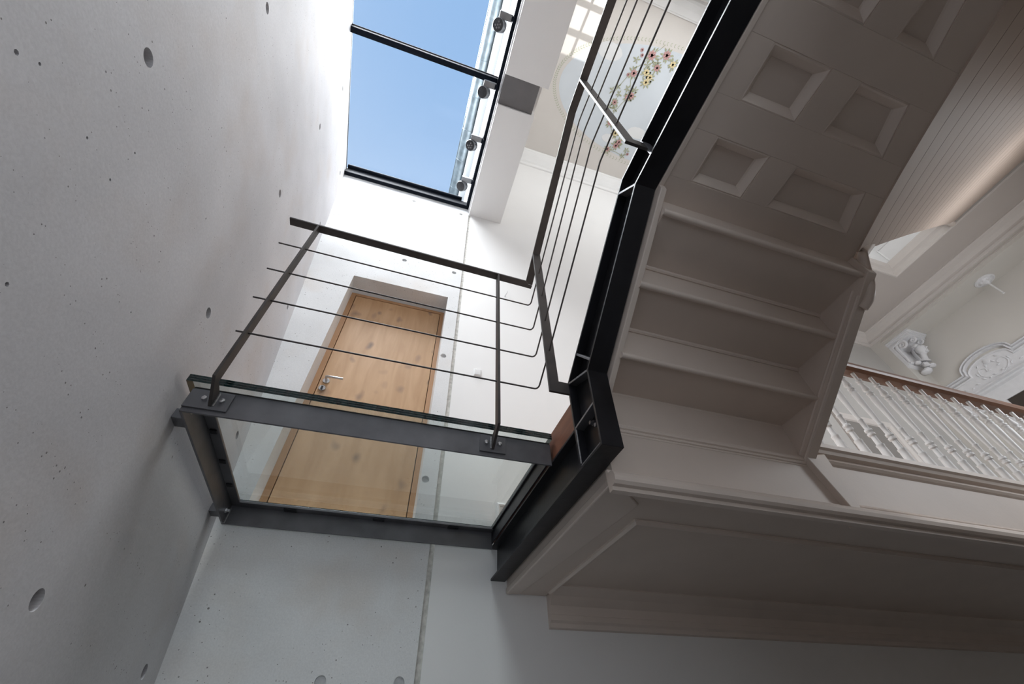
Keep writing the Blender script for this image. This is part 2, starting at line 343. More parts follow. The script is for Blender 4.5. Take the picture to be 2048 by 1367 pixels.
for x in (1.11, 1.39, 1.67, 1.94): obj('mask_bar', MB().box(x - .018, x + .018, -0.80, -0.74, 7.44, 8.45), 'trimwhite', w2)
for z in (7.46, 7.78, 8.10, 8.43): obj('glazing_bar', MB().box(1.10, 1.95, -0.79, -0.75, z - .02, z + .02), 'trimwhite', w2)  # cross bars of the added mask
wa = obj('wall_annex', MB().box(-2.0, 0.85, -3.5, -3.3, -1.6, 6.0), 'plaster', label='white wall closing the light well', cat='wall', **st)
cut(wa, [MB().box(-0.8, 0.7, -3.7, -3.1, -1.0, 1.6)])
obj('wall_annex_side', MB().box(0.85, 1.0, -3.5, -0.9, -1.6, 6.0), 'plaster', label='white side wall of the light well', cat='wall', **st)

# painted ceiling of the upper hall
pc = obj('ceiling', MB().box(0.85, 8.1, -0.9, D + 0.2, 8.8, 9.0), 'ceiling', label='cream ceiling painted with an oval sky and flowers', cat='ceiling', **st)
zc = 8.8
def ell(cx, cy, rx, ry, n, z, wob=0.0):
    return [(cx + rx * math.cos(2 * math.pi * i / n) * (1 + wob * math.sin(5 * i)), cy + ry * math.sin(2 * math.pi * i / n) * (1 + wob * math.cos(3 * i)), z) for i in range(n)]
def disc(pts, t):
    n = len(pts); mb = MB(); lo = [(p[0], p[1], p[2] - t) for p in pts]
    return mb.add(list(pts) + lo, [tuple(range(n)), tuple(range(n, 2 * n))[::-1]] + [(i, (i + 1) % n, n + (i + 1) % n, n + i) for i in range(n)])
obj('painted_oval', disc(ell(3.6, 1.055, 2.08, 0.965, 64, zc), 0.002), 'p_blue', pc, label='pale blue painted oval')
for q, (cx, cy, rx, ry) in enumerate(((2.22, 0.44, 0.24, 0.13), (3.36, 1.50, 0.20, 0.10), (2.85, 1.76, 0.14, 0.08))):
    obj('painted_cloud', disc(ell(cx, cy, rx, ry, 28, zc - 0.002 - .0012 * q, 0.03), 0.0008), 'p_cloud', pc)
mb = MB()
N = 190
for i in range(N):
    a = 2 * math.pi * i / N; cx, cy = 3.6 + 2.17 * math.cos(a), 1.055 + 1.04 * math.sin(a)
    tx, ty = -2.17 * math.sin(a), 1.04 * math.cos(a); l = math.hypot(tx, ty); tx /= l; ty /= l; nx, ny = -ty, tx
    for sg in (-1, 1):
        p0 = (cx, cy); p1 = (cx + tx * .035 + nx * sg * .032, cy + ty * .035 + ny * sg * .032)
        mx, my = (p0[0] + p1[0]) / 2, (p0[1] + p1[1]) / 2; px, py = -(p1[1] - p0[1]) * .16, (p1[0] - p0[0]) * .16
        mb.add([(p0[0], p0[1], zc - .0015), (mx + px, my + py, zc - .0015), (p1[0], p1[1], zc - .0015), (mx - px, my - py, zc - .0015)], [(0, 1, 2, 3)])
obj('border_leaves', mb, 'p_border', pc, kind='stuff')
def leafset(cx, cy, n, r0, r1, w, a0, z=zc - .010):
    mb = MB()
    for i in range(n):
        a = a0 + 2 * math.pi * i / n + random.uniform(-.2, .2); R = r1 * random.uniform(.8, 1.15)
        c, s = math.cos(a), math.sin(a); rm = r0 + (R - r0) * .55
        mb.add([(cx + c * r0, cy + s * r0, z), (cx + c * rm - s * w, cy + s * rm + c * w, z), (cx + c * R, cy + s * R, z), (cx + c * rm + s * w, cy + s * rm - c * w, z)], [(0, 1, 2, 3)])
    return mb
def bloom(cx, cy, r, z=zc - .012):
    mb = MB(); n = 7
    for ring, (rr, q) in enumerate(((r * .62, r * .40), (r * .25, r * .34))):
        for i in range(n - 2 * ring):
            a = 2 * math.pi * i / (n - 2 * ring) + ring * .4; x, y = cx + rr * math.cos(a), cy + rr * math.sin(a)
            mb.add([(x + q * math.cos(b) * (1.15 if abs(math.sin(b - a)) < .6 else .8), y + q * math.sin(b), z - .001 * ring) for b in [2 * math.pi * k / 8 for k in range(8)]], [tuple(range(8))])
    return mb
red = [(2.97, 0.27, .075), (3.23, 0.19, .07), (3.16, 0.41, .055), (2.79, 0.61, .06), (2.92, 0.95, .06), (2.87, 0.99, .05), (2.67, 1.14, .045), (3.06, 1.84, .055), (3.09, 1.76, .05), (2.92, 1.95, .05), (2.75, 1.49, .05)]
yel = [(3.41, 0.28, .055), (3.01, 0.53, .055), (3.11, 0.58, .05), (3.08, 0.67, .055), (2.94, 1.63, .055)]
bud = [(2.76, 0.25), (2.8, 0.32), (2.7, 0.66), (3.37, 1.92)]
spr = [(2.74, 0.41), (2.61, 0.89), (2.68, 0.99), (2.54, 0.97), (2.8, 0.87), (2.95, 0.84), (3.13, 0.34), (2.97, 0.42), (3.28, 1.98), (3.31, 1.86), (2.72, 1.24), (2.6, 1.23)]
for x, y, r in red + yel: obj('painted_leaf_spray', leafset(x, y, 9, r * .7, r * 2.0, .016, random.random()), 'p_leaf', pc)
for x, y, r in red: obj('painted_flower', bloom(x, y, r), 'p_red', pc, label='painted red flower')
for x, y, r in yel: obj('painted_flower', bloom(x, y, r), 'p_yellow', pc, label='painted yellow flower')
for x, y in bud: obj('painted_bud', bloom(x, y, .03), 'p_red', pc)
for x, y in spr: obj('painted_leaf_spray', leafset(x, y, 5, .0, .075, .013, random.random()), 'p_leaf', pc)
for P in ([(3.12, 0.06), (3.08, 0.13), (3.02, 0.2), (2.97, 0.27)], [(2.97, 0.27), (2.91, 0.37), (2.84, 0.47), (2.75, 0.54)], [(2.79, 0.61), (2.7, 0.7), (2.64, 0.84), (2.6, 0.91)],
          [(2.79, 0.61), (2.78, 0.71), (2.83, 0.8), (2.92, 0.95)], [(3.05, 0.33), (3.01, 0.41), (3.04, 0.5)], [(2.67, 1.14), (2.72, 1.22), (2.61, 1.25)],
          [(2.87, .99), (2.8, 1.15), (2.74, 1.3), (2.75, 1.49), (2.86, 1.62), (2.98, 1.72), (3.06, 1.84)], [(2.92, 1.95), (3.1, 1.95), (3.28, 1.98), (3.37, 1.92)]):
    obj('painted_vine', MB().sweep([(x, y, zc - .010) for x, y in P], [(-.004, 0), (.004, 0), (.004, .001), (-.004, .001)], (0, 0, 1)), 'p_leaf', pc)
# crown mouldings under the painted ceiling (along the back wall and the window wall)
def crown_x(name, x0, x1, yw, sgn, zt, hh, pp, mat, label, parent=None):
    pr = [(0, 0), (pp, 0), (pp, -.10 * hh), (pp * .93, -.14 * hh), (pp * .90, -.22 * hh), (pp * .55, -.38 * hh), (pp * .28, -.62 * hh), (pp * .20, -.80 * hh), (pp * .26, -.82 * hh), (pp * .26, -.92 * hh), (pp * .12, -hh), (0, -hh)]
    mb = MB().prism([(yw + sgn * u, zt + v) for u, v in pr], 0, x0, x1)
    return obj(name, mb, mat, parent, label=label, cat='moulding', **st)
crown_x('trim_2', 0.86, 7.8, D, -1, 8.8, 0.35, 0.23, 'trimwhite', 'white crown moulding where the plaster wall meets the painted ceiling')
crown_x('trim_3', 0.86, 7.8, -0.62, 1, 8.8, 0.35, 0.27, 'trimwhite', 'white crown moulding on the far side of the painted ceiling')

# house wall over the light-well opening: two lintels, steel plate between them
obj('lintel', MB().box(0.338, 0.812, 1.165, D, 5.578, 5.95), 'plaster', label='white boxed lintel beside the door-side end of the skylight', cat='lintel', bevel=.004, **st)
obj('lintel', MB().box(0.338, 0.876, -3.3, 0.842, 5.578, 5.95), 'plaster', label='white boxed lintel beyond the grey steel plate', cat='lintel', bevel=.004, **st)
obj('steel_plate', MB().box(0.338, 0.775, 0.842, 1.165, 5.62, 5.9), 'greysteel', label='grey steel plate between the two white lintels', cat='steel plate', bevel=.003)
obj('wall_facade', MB().box(0.345, 0.85, -4.0, 6.0, 5.95, 9.2), 'plaster', label='white outer house wall above the skylight', cat='wall', **st)
obj('eave_soffit', MB().box(0.205, 0.42, -4.0, 6.0, 9.04, 9.10).box(0.205, 0.245, -4.0, 6.0, 8.98, 9.04), 'trimwhite', label='white eave board under the zinc gutter', cat='eave', bevel=.004, **st)
g = thing('rain_gutter', (0.105, 1.0, 9.0), 'half-round zinc rain gutter seen through the skylight', 'gutter')
pr = [(0.105 + 0.105 * math.cos(a), 9.10 + 0.115 * math.sin(a)) for a in [math.pi + math.pi * i / 14 for i in range(15)]]
pr2 = [(0.105 + 0.100 * math.cos(a), 9.10 + 0.110 * math.sin(a)) for a in [2 * math.pi - math.pi * i / 14 for i in range(15)]]
obj('trough', MB().prism(pr + pr2, 1, -4.0, 6.0), 'zinc', g, smooth=True)
obj('bead', MB().tube([(-0.004, -4.0, 9.105), (-0.004, 6.0, 9.105)], 0.012, 8), 'zinc', g, smooth=True)
for y in [-1.2 + .62 * i for i in range(11)]:
    pb = [(0.105 + 0.110 * math.cos(a), y, 9.10 + 0.120 * math.sin(a)) for a in [math.pi + math.pi * i / 10 for i in range(11)]]
    obj('bracket', MB().tube(pb, 0.007, 6), 'zinc', g, smooth=True)

# skylight
w1 = thing('window_1', (-0.55, 0.0, 5.78), 'long glazed skylight with anthracite bars over the light well', 'skylight', kind='structure')
obj('end_rail', MB().box(-1.45, 0.33, D - 0.05, D + .02, 5.745, 5.80).box(-1.45, .33, D - .02, D + .02, 5.80, 5.93), 'frame', w1, bevel=.003)
obj('end_tube', MB().tube([(-1.44, D - .03, 5.97), (0.20, D - .03, 5.97)], 0.030, 10), 'frame', w1, smooth=True)
obj('side_rail', MB().box(0.280, 0.320, -0.75, D, 5.74, 5.95), 'frame', w1, bevel=.003)
obj('side_rail', MB().box(-1.475, -1.452, -0.75, D, 5.80, 5.95), 'frame', w1, bevel=.003)
for y in (0.955, -0.75):
    b = obj('glazing_bar', MB().box(-1.455, 0.30, y, y + .062, 5.80, 5.90), 'frame', w1, bevel=.004)
    obj('gasket', MB().box(-1.455, 0.30, y - .008, y + .070, 5.90, 5.915), 'gap', b)
for y0, y1 in ((1.02, D - .02), (-0.685, 0.95)):
    obj('pane', MB().box(-1.46, 0.32, y0, y1, 5.915, 5.93), 'skyglass', w1)
obj('white_edge', MB().box(0.320, 0.345, -0.74, D, 5.66, 5.80), 'trimwhite', w1, bevel=.004)

# four spotlights on the skylight rail
def spot(y, label, ribs):
    t = thing('spotlight', (0.15, y, 5.62), label, 'spotlight', 'spotlights along the skylight')
    obj('arm', MB().box(0.125, 0.275, y - .13, y - .06, 5.70, 5.745), 'silver', t, bevel=.003)
    obj('bracket', MB().box(0.262, 0.292, y - .12, y - .075, 5.665, 5.80), 'frame', t, bevel=.003)
    ax = Vector((-0.50, -0.10, -0.86)).normalized(); c = Vector((0.15, y, 5.70))
    hd = obj('head', MB().lathe([(.050, -.055), (.066, -.048), (.069, -.03), (.069, .032), (.066, .036)], c, ax, 24), 'silver', t, smooth=True)
    ln = MB().lathe([(.063, .034), (.063, .0385), (.055, .040), (.0, .040)], c, ax, 24)
    obj('lens', ln, 'lens', hd, smooth=True)
    if ribs:
        u = ax.orthogonal().normalized(); w = ax.cross(u)
        for k in range(6):
            a = k * math.pi / 3; r = .030 if k else 0.0
            p = c + ax * .040 + (u * math.cos(a) + w * math.sin(a)) * r
            obj('led', MB().lathe([(.010, 0), (.010, .002), (.006, .003)], p, ax, 8), 'greysteel', hd)
    obj('neck', MB().tube([(0.17, y - .075, 5.715), (0.17, y - .03, 5.71)], .012, 8), 'silver', t, smooth=True)
spot(2.317, 'round silver spotlight closest to the door-side end of the skylight', False)
spot(1.755, 'round silver spotlight, second from the door-side end of the skylight', True)
spot(1.120, 'round silver spotlight just beside the dark skylight bar', False)
spot(0.444, 'round silver spotlight with visible diodes beyond the dark skylight bar', True)

# oak door
d1 = thing('door_1', (-0.265, 2.85, 1.155), 'knotty oak door in a deep concrete reveal', 'door', kind='structure')
obj('leaf', MB().box(-0.700, 0.174, 2.852, 2.90, 1.165, 3.466), 'oak', d1, bevel=.002)
obj('jamb', MB().box(-0.752, -0.7055, 2.848, 2.92, 1.155, 3.507), 'oakframe', d1, bevel=.002)
obj('jamb', MB().box(0.1795, 0.220, 2.848, 2.92, 1.155, 3.507), 'oakframe', d1, bevel=.002)
obj('head_jamb', MB().box(-0.7055, 0.1795, 2.848, 2.92, 3.4715, 3.507), 'oakframe', d1, bevel=.002)
obj('shadow_gap', MB().box(-0.7055, 0.1795, 2.895, 2.93, 1.155, 3.4715), 'gap', d1)
hx, hz = -0.652, 2.295
h = obj('handle', MB().lathe([(.027, 0), (.027, .008), (.025, .010)], (hx, 2.852, hz), (0, -1, 0), 20), 'chrome', d1, smooth=True, label='brushed steel lever handle')
obj('lever', MB().tube([(hx, 2.845, hz), (hx, 2.79, hz), (hx + .008, 2.785, hz), (hx + .05, 2.785, hz), (hx + .13, 2.785, hz)], .0095, 10), 'chrome', h, smooth=True)
k = obj('lock_rosette', MB().lathe([(.027, 0), (.027, .008), (.025, .010)], (hx - .010, 2.852, hz - .078), (0, -1, 0), 20), 'chrome', d1, smooth=True)
obj('cylinder_lock', MB().box(hx - .018, hx - .002, 2.838, 2.845, hz - .100, hz - .062), 'lens', k, bevel=.002)

# small fittings on the plaster wall
sw = thing('light_switch', (0.58, D, 2.51), 'small white light switch on the plaster wall near the oak door', 'switch')
obj('plate', MB().box(0.545, 0.615, D - .009, D, 2.485, 2.565), 'trimwhite', sw, bevel=.003)
obj('rocker', MB().box(0.553, 0.607, D - .013, D - .008, 2.495, 2.555), 'trimwhite', sw, bevel=.003)
fr = thing('wall_panel', (0.86, D, 1.16), 'white framed panel on the plaster wall seen through the glass floor', 'panel')
obj('frame', MB().sweep([(0.785, D, 1.16), (0.785, D, 1.305), (0.95, D, 1.305), (0.95, D, 1.16)], [(0, 0), (0.022, 0), (0.022, .012), (.01, .018), (0, .012)], (0, -1, 0), True), 'trimwhite', fr)
obj('board', MB().box(0.79, 0.945, D - .006, D, 1.165, 1.30), 'trimwhite', fr)
hk = thing('wall_hook', (0.875, D, 3.77), 'tiny bright wire hook on the plaster wall under the handrail corner', 'hook')
obj('wire', MB().tube([(0.86, D, 3.80), (0.86, D - .02, 3.80), (0.868, D - .03, 3.815), (0.88, D - .03, 3.85), (0.885, D - .03, 3.88)], .0035, 6), 'chrome', hk, smooth=True)
obj('base', MB().lathe([(.008, 0), (.006, .004)], (0.86, D, 3.80), (0, -1, 0), 10), 'chrome', hk)

# ------------------------------------------------------------------ glass bridge and its steel frame
YF = 1.575
pf = thing('steel_platform_frame', (-0.05, 2.1, 1.004), 'dark steel angle frame carrying the glass floor', 'platform frame')
obj('front_angle', MB().box(-0.822, 0.7255, YF, YF + .010, 1.004, 1.119).box(-0.822, 0.715, YF + .010, YF + .058, 1.109, 1.119), 'steel', pf, bevel=.0015)
obj('side_angle', MB().box(-0.822, -0.812, YF + .010, 2.612, 1.004, 1.119).box(-0.812, -0.767, YF + .058, 2.612, 1.107, 1.119), 'steel', pf, bevel=.0015)
obj('back_angle', MB().box(-0.822, 0.7255, 2.612, 2.624, 1.004, 1.119).box(-0.767, 0.722, 2.560, 2.612, 1.105, 1.119), 'steel', pf, bevel=.0015)
obj('side_angle', MB().box(0.718, 0.7255, YF + .010, 2.612, 1.034, 1.119).box(0.708, 0.718, YF + .058, 2.56, 1.107, 1.119), 'black', pf, bevel=.0015)
for y in (1.66, 2.50):
    obj('spacer', MB().box(-0.866, -0.822, y - .022, y + .045, 1.010, 1.055), 'steel', pf, bevel=.003)
for p in ((-0.812, 1.64, 1.055), (-0.812, 2.555, 1.055)):
    b = obj('bolt', MB().lathe([(.011, 0), (.011, .010), (.0085, .011), (.0085, .020), (.007, .021)], p, (1, 0, 0), 6), 'chrome', pf)
    obj('washer', MB().lathe([(.016, -.001), (.016, .003)], p, (1, 0, 0), 14), 'chrome', b)
for x in (-0.50, 0.0, 0.46):
    obj('glass_clip', MB().box(x - .035, x + .035, 2.566, 2.60, 1.098, 1.106), 'black', pf, bevel=.002)
for y in (1.86, 2.12, 2.36):
    obj('glass_clip', MB().box(-0.805, -0.775, y - .015, y + .015, 1.100, 1.107), 'black', pf, bevel=.002)
obj('weld_seam', MB().tube([(-0.808, 2.608, 1.006), (-0.808, 2.608, 1.09)], .005, 6), 'weld', pf)
mb = MB()
x0, x1, y0, y1, z0, z1 = -0.850, 0.724, 1.541, 2.640, 1.124, 1.158
vs = [(x, y, z) for z in (z0, z1) for y in (y0, y1) for x in (x0, x1)]
mb.add(vs, [(0, 2, 3, 1), (4, 5, 7, 6)], 0); mb.add(vs, [(0, 1, 5, 4), (2, 6, 7, 3), (0, 4, 6, 2), (1, 3, 7, 5)], 1)
gp = thing('glass_floor_panel', (-0.06, 2.09, 1.124), 'clear laminated glass floor panel with dark green edge', 'glass floor')
obj('slab', mb, ['floorglass', 'glassedge'], gp)
for zz in (1.1352, 1.1468):
    obj('interlayer', MB().box(-0.848, 0.722, 1.5404, 1.5412, zz - .0005, zz + .0005), 'greysteel', gp)
obj('gasket', MB().box(-0.822, 0.722, YF - .001, YF + .055, 1.119, 1.124), 'gap', gp)
obj('timber_beam', MB().box(0.738, 0.806, 1.32, 2.63, 1.032, 1.185), 'redwood', label='red-brown timber beam lying on the steel stringer at the glass edge', cat='timber', bevel=.004)

# ------------------------------------------------------------------ stepped steel stringer
sg = thing('steel_stringer', (0.772, 1.2, 0.834), 'black welded steel stringer that steps up beside the stair', 'stringer')
XL, XR = 0.726, 0.818
lowp = [(D, .834), (1.120, .834), (1.104, 1.195), (0.455, 1.660), (-0.60, 1.660)]
uppp = [(D, 1.028), (1.316, 1.028)]
upp2 = [(1.316, .846), (1.305, 1.280), (0.503, 1.824), (-0.60, 1.824)]
FT = .012
def strip(path, th, side):
    """flange: polyline in Y-Z given as the outer face, thickened towards one side, extruded over the flange width"""
    P = [Vector((0, a, b)) for a, b in path]; res = []
    for i in range(len(P)):
        t0 = (P[i] - P[i - 1]).normalized() if i else (P[1] - P[0]).normalized()
        t1 = (P[i + 1] - P[i]).normalized() if i < len(P) - 1 else t0
        n0 = Vector((0, -t0.z, t0.y)) * side; n1 = Vector((0, -t1.z, t1.y)) * side
        mm = (n0 + n1) / max(.25, 1 + n0.dot(n1)); q = P[i] + mm * th; res.append((q.y, q.z))
    return list(path) + res[::-1]
obj('bottom_flange', MB().prism(strip(lowp, FT, -1), 0, XL, XR), 'black', sg, bevel=.0015)
obj('top_flange', MB().prism(strip(uppp, FT, 1), 0, XL, XR), 'black', sg, bevel=.0015)
obj('top_flange', MB().prism(strip(upp2, FT, 1), 0, XL, XR), 'black', sg, bevel=.0015)
obj('web', MB().prism([(D, .84), (1.126, .84), (1.110, 1.195), (0.458, 1.665), (-0.60, 1.665), (-0.60, 1.82), (0.50, 1.82), (1.30, 1.275), (1.31, 1.02), (D, 1.02)], 0, .768, .777), 'black', sg)
def stiff(a, b, th=.010, name='stiffener', x0=None):
    A = Vector((0, *a)); B = Vector((0, *b)); t = (B - A).normalized(); n = Vector((0, -t.z, t.y)) * th / 2
    obj(name, MB().prism([((A + n).y, (A + n).z), ((B + n).y, (B + n).z), ((B - n).y, (B - n).z), ((A - n).y, (A - n).z)], 0, (XL + .001) if x0 is None else x0, XR - .02), 'steel', sg, bevel=.001)
stiff((1.304, 1.026), (1.122, 1.030)); stiff((1.296, 1.276), (1.112, 1.200)); stiff((1.176, 1.362), (1.072, 1.226)); stiff((0.552, 1.780), (0.462, 1.668)); stiff((0.335, 1.815), (0.335, 1.670))
for p in ((1.20, 0.99), (1.165, 0.955)):
    b = obj('bolt', MB().lathe([(.013, 0), (.013, .012), (.009, .013), (.009, .026)], (0.768, *p), (-1, 0, 0), 6), 'steel', sg)
for a, b in (((1.304, .86), (1.300, 1.02)), ((1.135, .85), (1.30, .85))):
    obj('weld_seam', MB().tube([(XL + .004, *a), (XL + .004, *b)], .0035, 6), 'weld', sg)

# ------------------------------------------------------------------ steel railing
rl = thing('steel_railing', (0.0, 1.48, 1.02), 'dark steel railing with flat handrail and thin rods around bridge and stair', 'railing')
zl, zr = 2.362, 2.318                       # handrail underside falls slightly to the corner
yk, zk = 0.515, 2.938
hr = MB()
hr.add([(-0.895, 1.455, zl), (0.628, 1.455, zr), (0.678, 1.505, zr), (-0.895, 1.505, zl), (-0.895, 1.455, zl + .012), (0.628, 1.455, zr + .012), (0.678, 1.505, zr + .012), (-0.895, 1.505, zl + .012)],
       [(0, 1, 2, 3), (4, 7, 6, 5), (0, 4, 5, 1), (1, 5, 6, 2), (2, 6, 7, 3), (3, 7, 4, 0)])
obj('handrail', hr, 'railsteel', rl, bevel=.0015)
h2 = MB()
prof = [(1.480, zr), (yk, zk), (-0.60, zk + .07)]
pts = strip([(a, b + .012) for a, b in prof], .012, 1)
h2.prism(pts, 0, 0.628, 0.678)
# mitred foot that meets the front run
h2.prism([(1.4805, zr - .0005), (1.505, zr), (1.505, zr + .012), (1.4805, zr + .0125)], 0, 0.640, 0.678)
obj('handrail', h2, 'railsteel', rl, bevel=.0012)
rods = [(2.114, 2.087, 2.190, 2.664, 2.640), (1.863, 1.844, 1.950, 2.468, 2.455), (1.623, 1.613, 1.720, 2.226, 2.226), (1.382, 1.378, 1.480, 1.982, 2.000)]
ends = (-0.866, -0.831, -0.801, -0.773)
for (za, zb_, zp, zk2, ze), xe in zip(rods, ends):
    xr = 0.651; R = .022; path = [(xe, 1.48, za), (xr - R, 1.48, zb_)]
    sl = (zp - zb_) / (1.48 - 1.30)
    for i in range(1, 7):
        a = i / 6 * math.pi / 2
        path.append((xr - R + R * math.sin(a), 1.48 - R + R * math.cos(a), zb_ + (R - R * math.cos(a)) * sl))
    path += [(xr, 1.30, zp), (xr, 0.520, zk2 - .012), (xr, 0.500, zk2 - .002), (xr, 0.48, zk2), (xr, -0.60, ze - (zk2 - ze) * .8)]
    obj('rod', MB().tube(path, .0042, 8), 'railsteel', rl, smooth=True)
for xp in (-0.728, 0.432):
    x0, x1 = xp - .006, xp + .006
    prof = [(1.455, 2.362), (1.455, 1.105), (1.560, 1.000 + .035), (1.565, 1.035), (1.565, 1.102), (1.505, 1.118), (1.505, 2.345)]
    ztop = 2.362 + (xp + .895) / 1.55 * (zr - zl)
    prof[0] = (1.455, ztop); prof[-1] = (1.505, ztop)
    p = obj('post', MB().prism(prof, 0, x0, x1), 'railsteel', rl, bevel=.001)
    xa, xb = (xp - .093, xp + .062) if xp < 0 else (xp - .060, xp + .062)
    obj('base_plate', MB().box(xa, xb, YF - .010, YF, 1.022, 1.108), 'steel', p, bevel=.001)
    obj('weld_seam', MB().tube([(x1 + .003, YF - .011, 1.038), (x1 + .003, YF - .011, 1.100)] if xp < 0 else [(x0 - .003, YF - .011, 1.038), (x0 - .003, YF - .011, 1.100)], .0045, 6), 'weld', p)
    for xo in (-.032, .032):
        b = obj('bolt', MB().lathe([(.0105, 0), (.0105, .010), (.009, .012), (.004, .013)], (xp + xo, YF - .010, 1.066), (0, -1, 0), 6), 'chrome', p)
def lpost(y, zb_, zt, xr):
    mb = MB().prism([(0.626, zb_), (xr, zb_), (xr, zb_ + .068), (0.678, zb_ + .068), (0.678, zt), (0.626, zt)], 1, y - .006, y + .006)
    obj('post', mb, 'railsteel', rl, bevel=.001)
lpost(1.30, 1.212, 2.318 + (1.48 - 1.30) * .6424, 0.7258)
lpost(0.335, 1.715, zk + .012, 0.7258)

# ------------------------------------------------------------------ painted stair seen from below
XS0, XS1 = 0.850, 1.900
sc = thing('painted_stair', (1.37, 1.245, 1.0), 'taupe painted wooden stair flight seen from underneath', 'stair')
tz = [(0.490, 0.762, 1.550), (0.752, 1.010, 1.403), (1.000, 1.262, 1.222)]
for y0, y1, z in tz:
    t = obj('tread', MB().box(XS0, XS1, y0 + .01, y1 + .02, z, z + .030), 'taupe', sc)
    obj('cove', MB().tube([(XS0, y1 - .016, z - .002), (XS1 - .002, y1 - .016, z - .002)], .011, 8), 'taupe2', t, smooth=True)
rz = [(0.490, 1.545, 1.6635), (0.752, 1.398, 1.550), (1.000, 1.217, 1.405), (1.238, 1.011, 1.224)]
for i, (y, z0, z1) in enumerate(rz):
    t = obj('riser', MB().box(XS0, XS1, y, y + .020, z0, z1), 'taupe', sc)
    if i < 3: obj('nosing', MB().tube([(XS0 - .01, y + .004, z0 + .004), (XS1 - (.0 if i else -.02), y + .004, z0 + .004)], .014, 10), 'taupe2', t, smooth=True)
zs = lambda y: 1.563 - 0.70 * (y - 0.527)
obj('side_string', MB().prism([(0.430, zs(.43)), (1.20, zs(1.20)), (1.20, zs(1.2) + .30), (0.512, zs(.512) + .28), (0.512, 1.6625), (0.430, 1.6625)], 0, 0.822, XS0), 'taupe2', sc, bevel=.004)
zi = lambda y: 1.446 - 0.703 * (y - 0.6)
os_ = obj('outer_string', MB().prism([(0.465, zi(.465)), (1.262, zi(1.262)), (1.262, zi(1.262) + .42), (0.515, zi(.515) + .40), (0.515, 1.6625), (0.465, 1.6625)], 0, XS1, 1.955), 'taupe', sc, bevel=.004)
for off in (.012, .050):
    obj('string_bead', MB().tube([(XS1, 0.565, zi(.565) + off), (XS1, 1.236, zi(1.236) + off)], .008, 8), 'taupe2', os_, smooth=True)
# wreathed end of the outer string, sweeping into the next flight
wp_ = [(1.930, 0.600, 1.440), (1.940, 0.559, 1.463), (1.945, 0.530, 1.498), (1.945, 0.506, 1.540), (1.942, 0.486, 1.579), (1.940, 0.462, 1.624), (1.946, 0.444, 1.662), (2.026, 0.440, 1.740), (2.228, 0.440, 1.927), (2.400, 0.444, 2.060),
       (2.660, 0.447, 2.260), (3.130, 0.449, 2.590), (3.930, 0.465, 3.165), (5.300, 0.502, 4.170), (6.650, 0.592, 5.020)]
# smooth the path
def catmull(P, n=5):
    P = [Vector(p) for p in P]; outp = []
    for i in range(len(P) - 1):
        a = P[max(i - 1, 0)]; b = P[i]; c = P[i + 1]; d = P[min(i + 2, len(P) - 1)]
        for k in range(n):
            t = k / n
            outp.append(0.5 * ((2 * b) + (c - a) * t + (2 * a - 5 * b + 4 * c - d) * t * t + (3 * b - a - 3 * c + d) * t ** 3))
    outp.append(P[-1]); return outp
uf = thing('upper_stair_flight', (4.2, -0.05, 1.66), 'rosy boarded underside of the upper stair flight climbing towards the gallery wall', 'stair')
wc = catmull(wp_)
obj('wreathed_string', MB().tube(wc, [.021 + .016 * min(1, max(0, (p.x - 1.95) / .6)) for p in wc], 10), 'taupe2', uf, smooth=True)
obj('string_bead', MB().tube([p + Vector((-.026, -.014, .010)) for p in wc[34:]], .012, 8), 'taupe2', uf, smooth=True)
obj('string_face', MB().add([(p[0], p[1] + .01, p[2] + .0) for p in wc[5:]] + [(p[0] + .02, p[1] + .01, p[2] + .32) for p in wc[5:]] + [(p[0], p[1] - .03, p[2] + .0) for p in wc[5:]] + [(p[0] + .02, p[1] - .03, p[2] + .32) for p in wc[5:]],
    [(i, i + 1, i + 1 + len(wc) - 5, i + len(wc) - 5) for i in range(len(wc) - 6)] + [(2 * (len(wc) - 5) + i, 2 * (len(wc) - 5) + i + len(wc) - 5, 2 * (len(wc) - 5) + i + 1 + len(wc) - 5, 2 * (len(wc) - 5) + i + 1) for i in range(len(wc) - 6)]), 'taupe2', uf)
# landing edge curve: X of the soffit edge as a function of Y
edge = lambda y: 1.722 + 0.370 * y + 0.10 * y * y
def fl(s):                                    # point on the outer edge at parameter s (0..1): straight flight
    X = 1.90 + s * (6.66 - 1.90); Y = 0.435 + 0.15 * s * s; Z = 1.655 + s * (5.03 - 1.655); return X, Y, Z
NB = 26
def bpt(s, q):
    X, Y, Z = fl(s); y = Y + (-0.612 - Y) * q
    dx = (edge(y) - edge(0.435)) * (1 - s) ** 1.5
    return Vector((X + dx, y, Z))
for i in range(NB):
    s0 = i / NB + .0006; s1 = (i + 1) / NB - .0006; vs = []; fs = []; K = 7
    up = Vector((-.55, 0, .8)) * .016
    for k_ in range(K):
        a = bpt(s0, k_ / (K - 1)); b = bpt(s1, k_ / (K - 1)); vs += [a, b, b + up, a + up]
    for k_ in range(K - 1):
        for j in range(4): fs.append((k_ * 4 + j, k_ * 4 + (j + 1) % 4, k_ * 4 + 4 + (j + 1) % 4, k_ * 4 + 4 + j))
    fs += [(0, 1, 2, 3), tuple(4 * (K - 1) + j for j in (3, 2, 1, 0))]
    obj('board', MB().add(vs, fs), 'boards', uf)
vs = []; fs = []
for k_ in range(8):
    for s_ in (0, 1):
        vs += [bpt(s_, k_ / 7) + Vector((-.55, 0, .8)) * .020]
for k_ in range(7): fs.append((2 * k_, 2 * k_ + 1, 2 * k_ + 3, 2 * k_ + 2))
obj('backing', MB().add(vs, fs).add([Vector(v) + Vector((-.55, 0, .8)) * .2 for v in vs], fs), 'boards', uf)

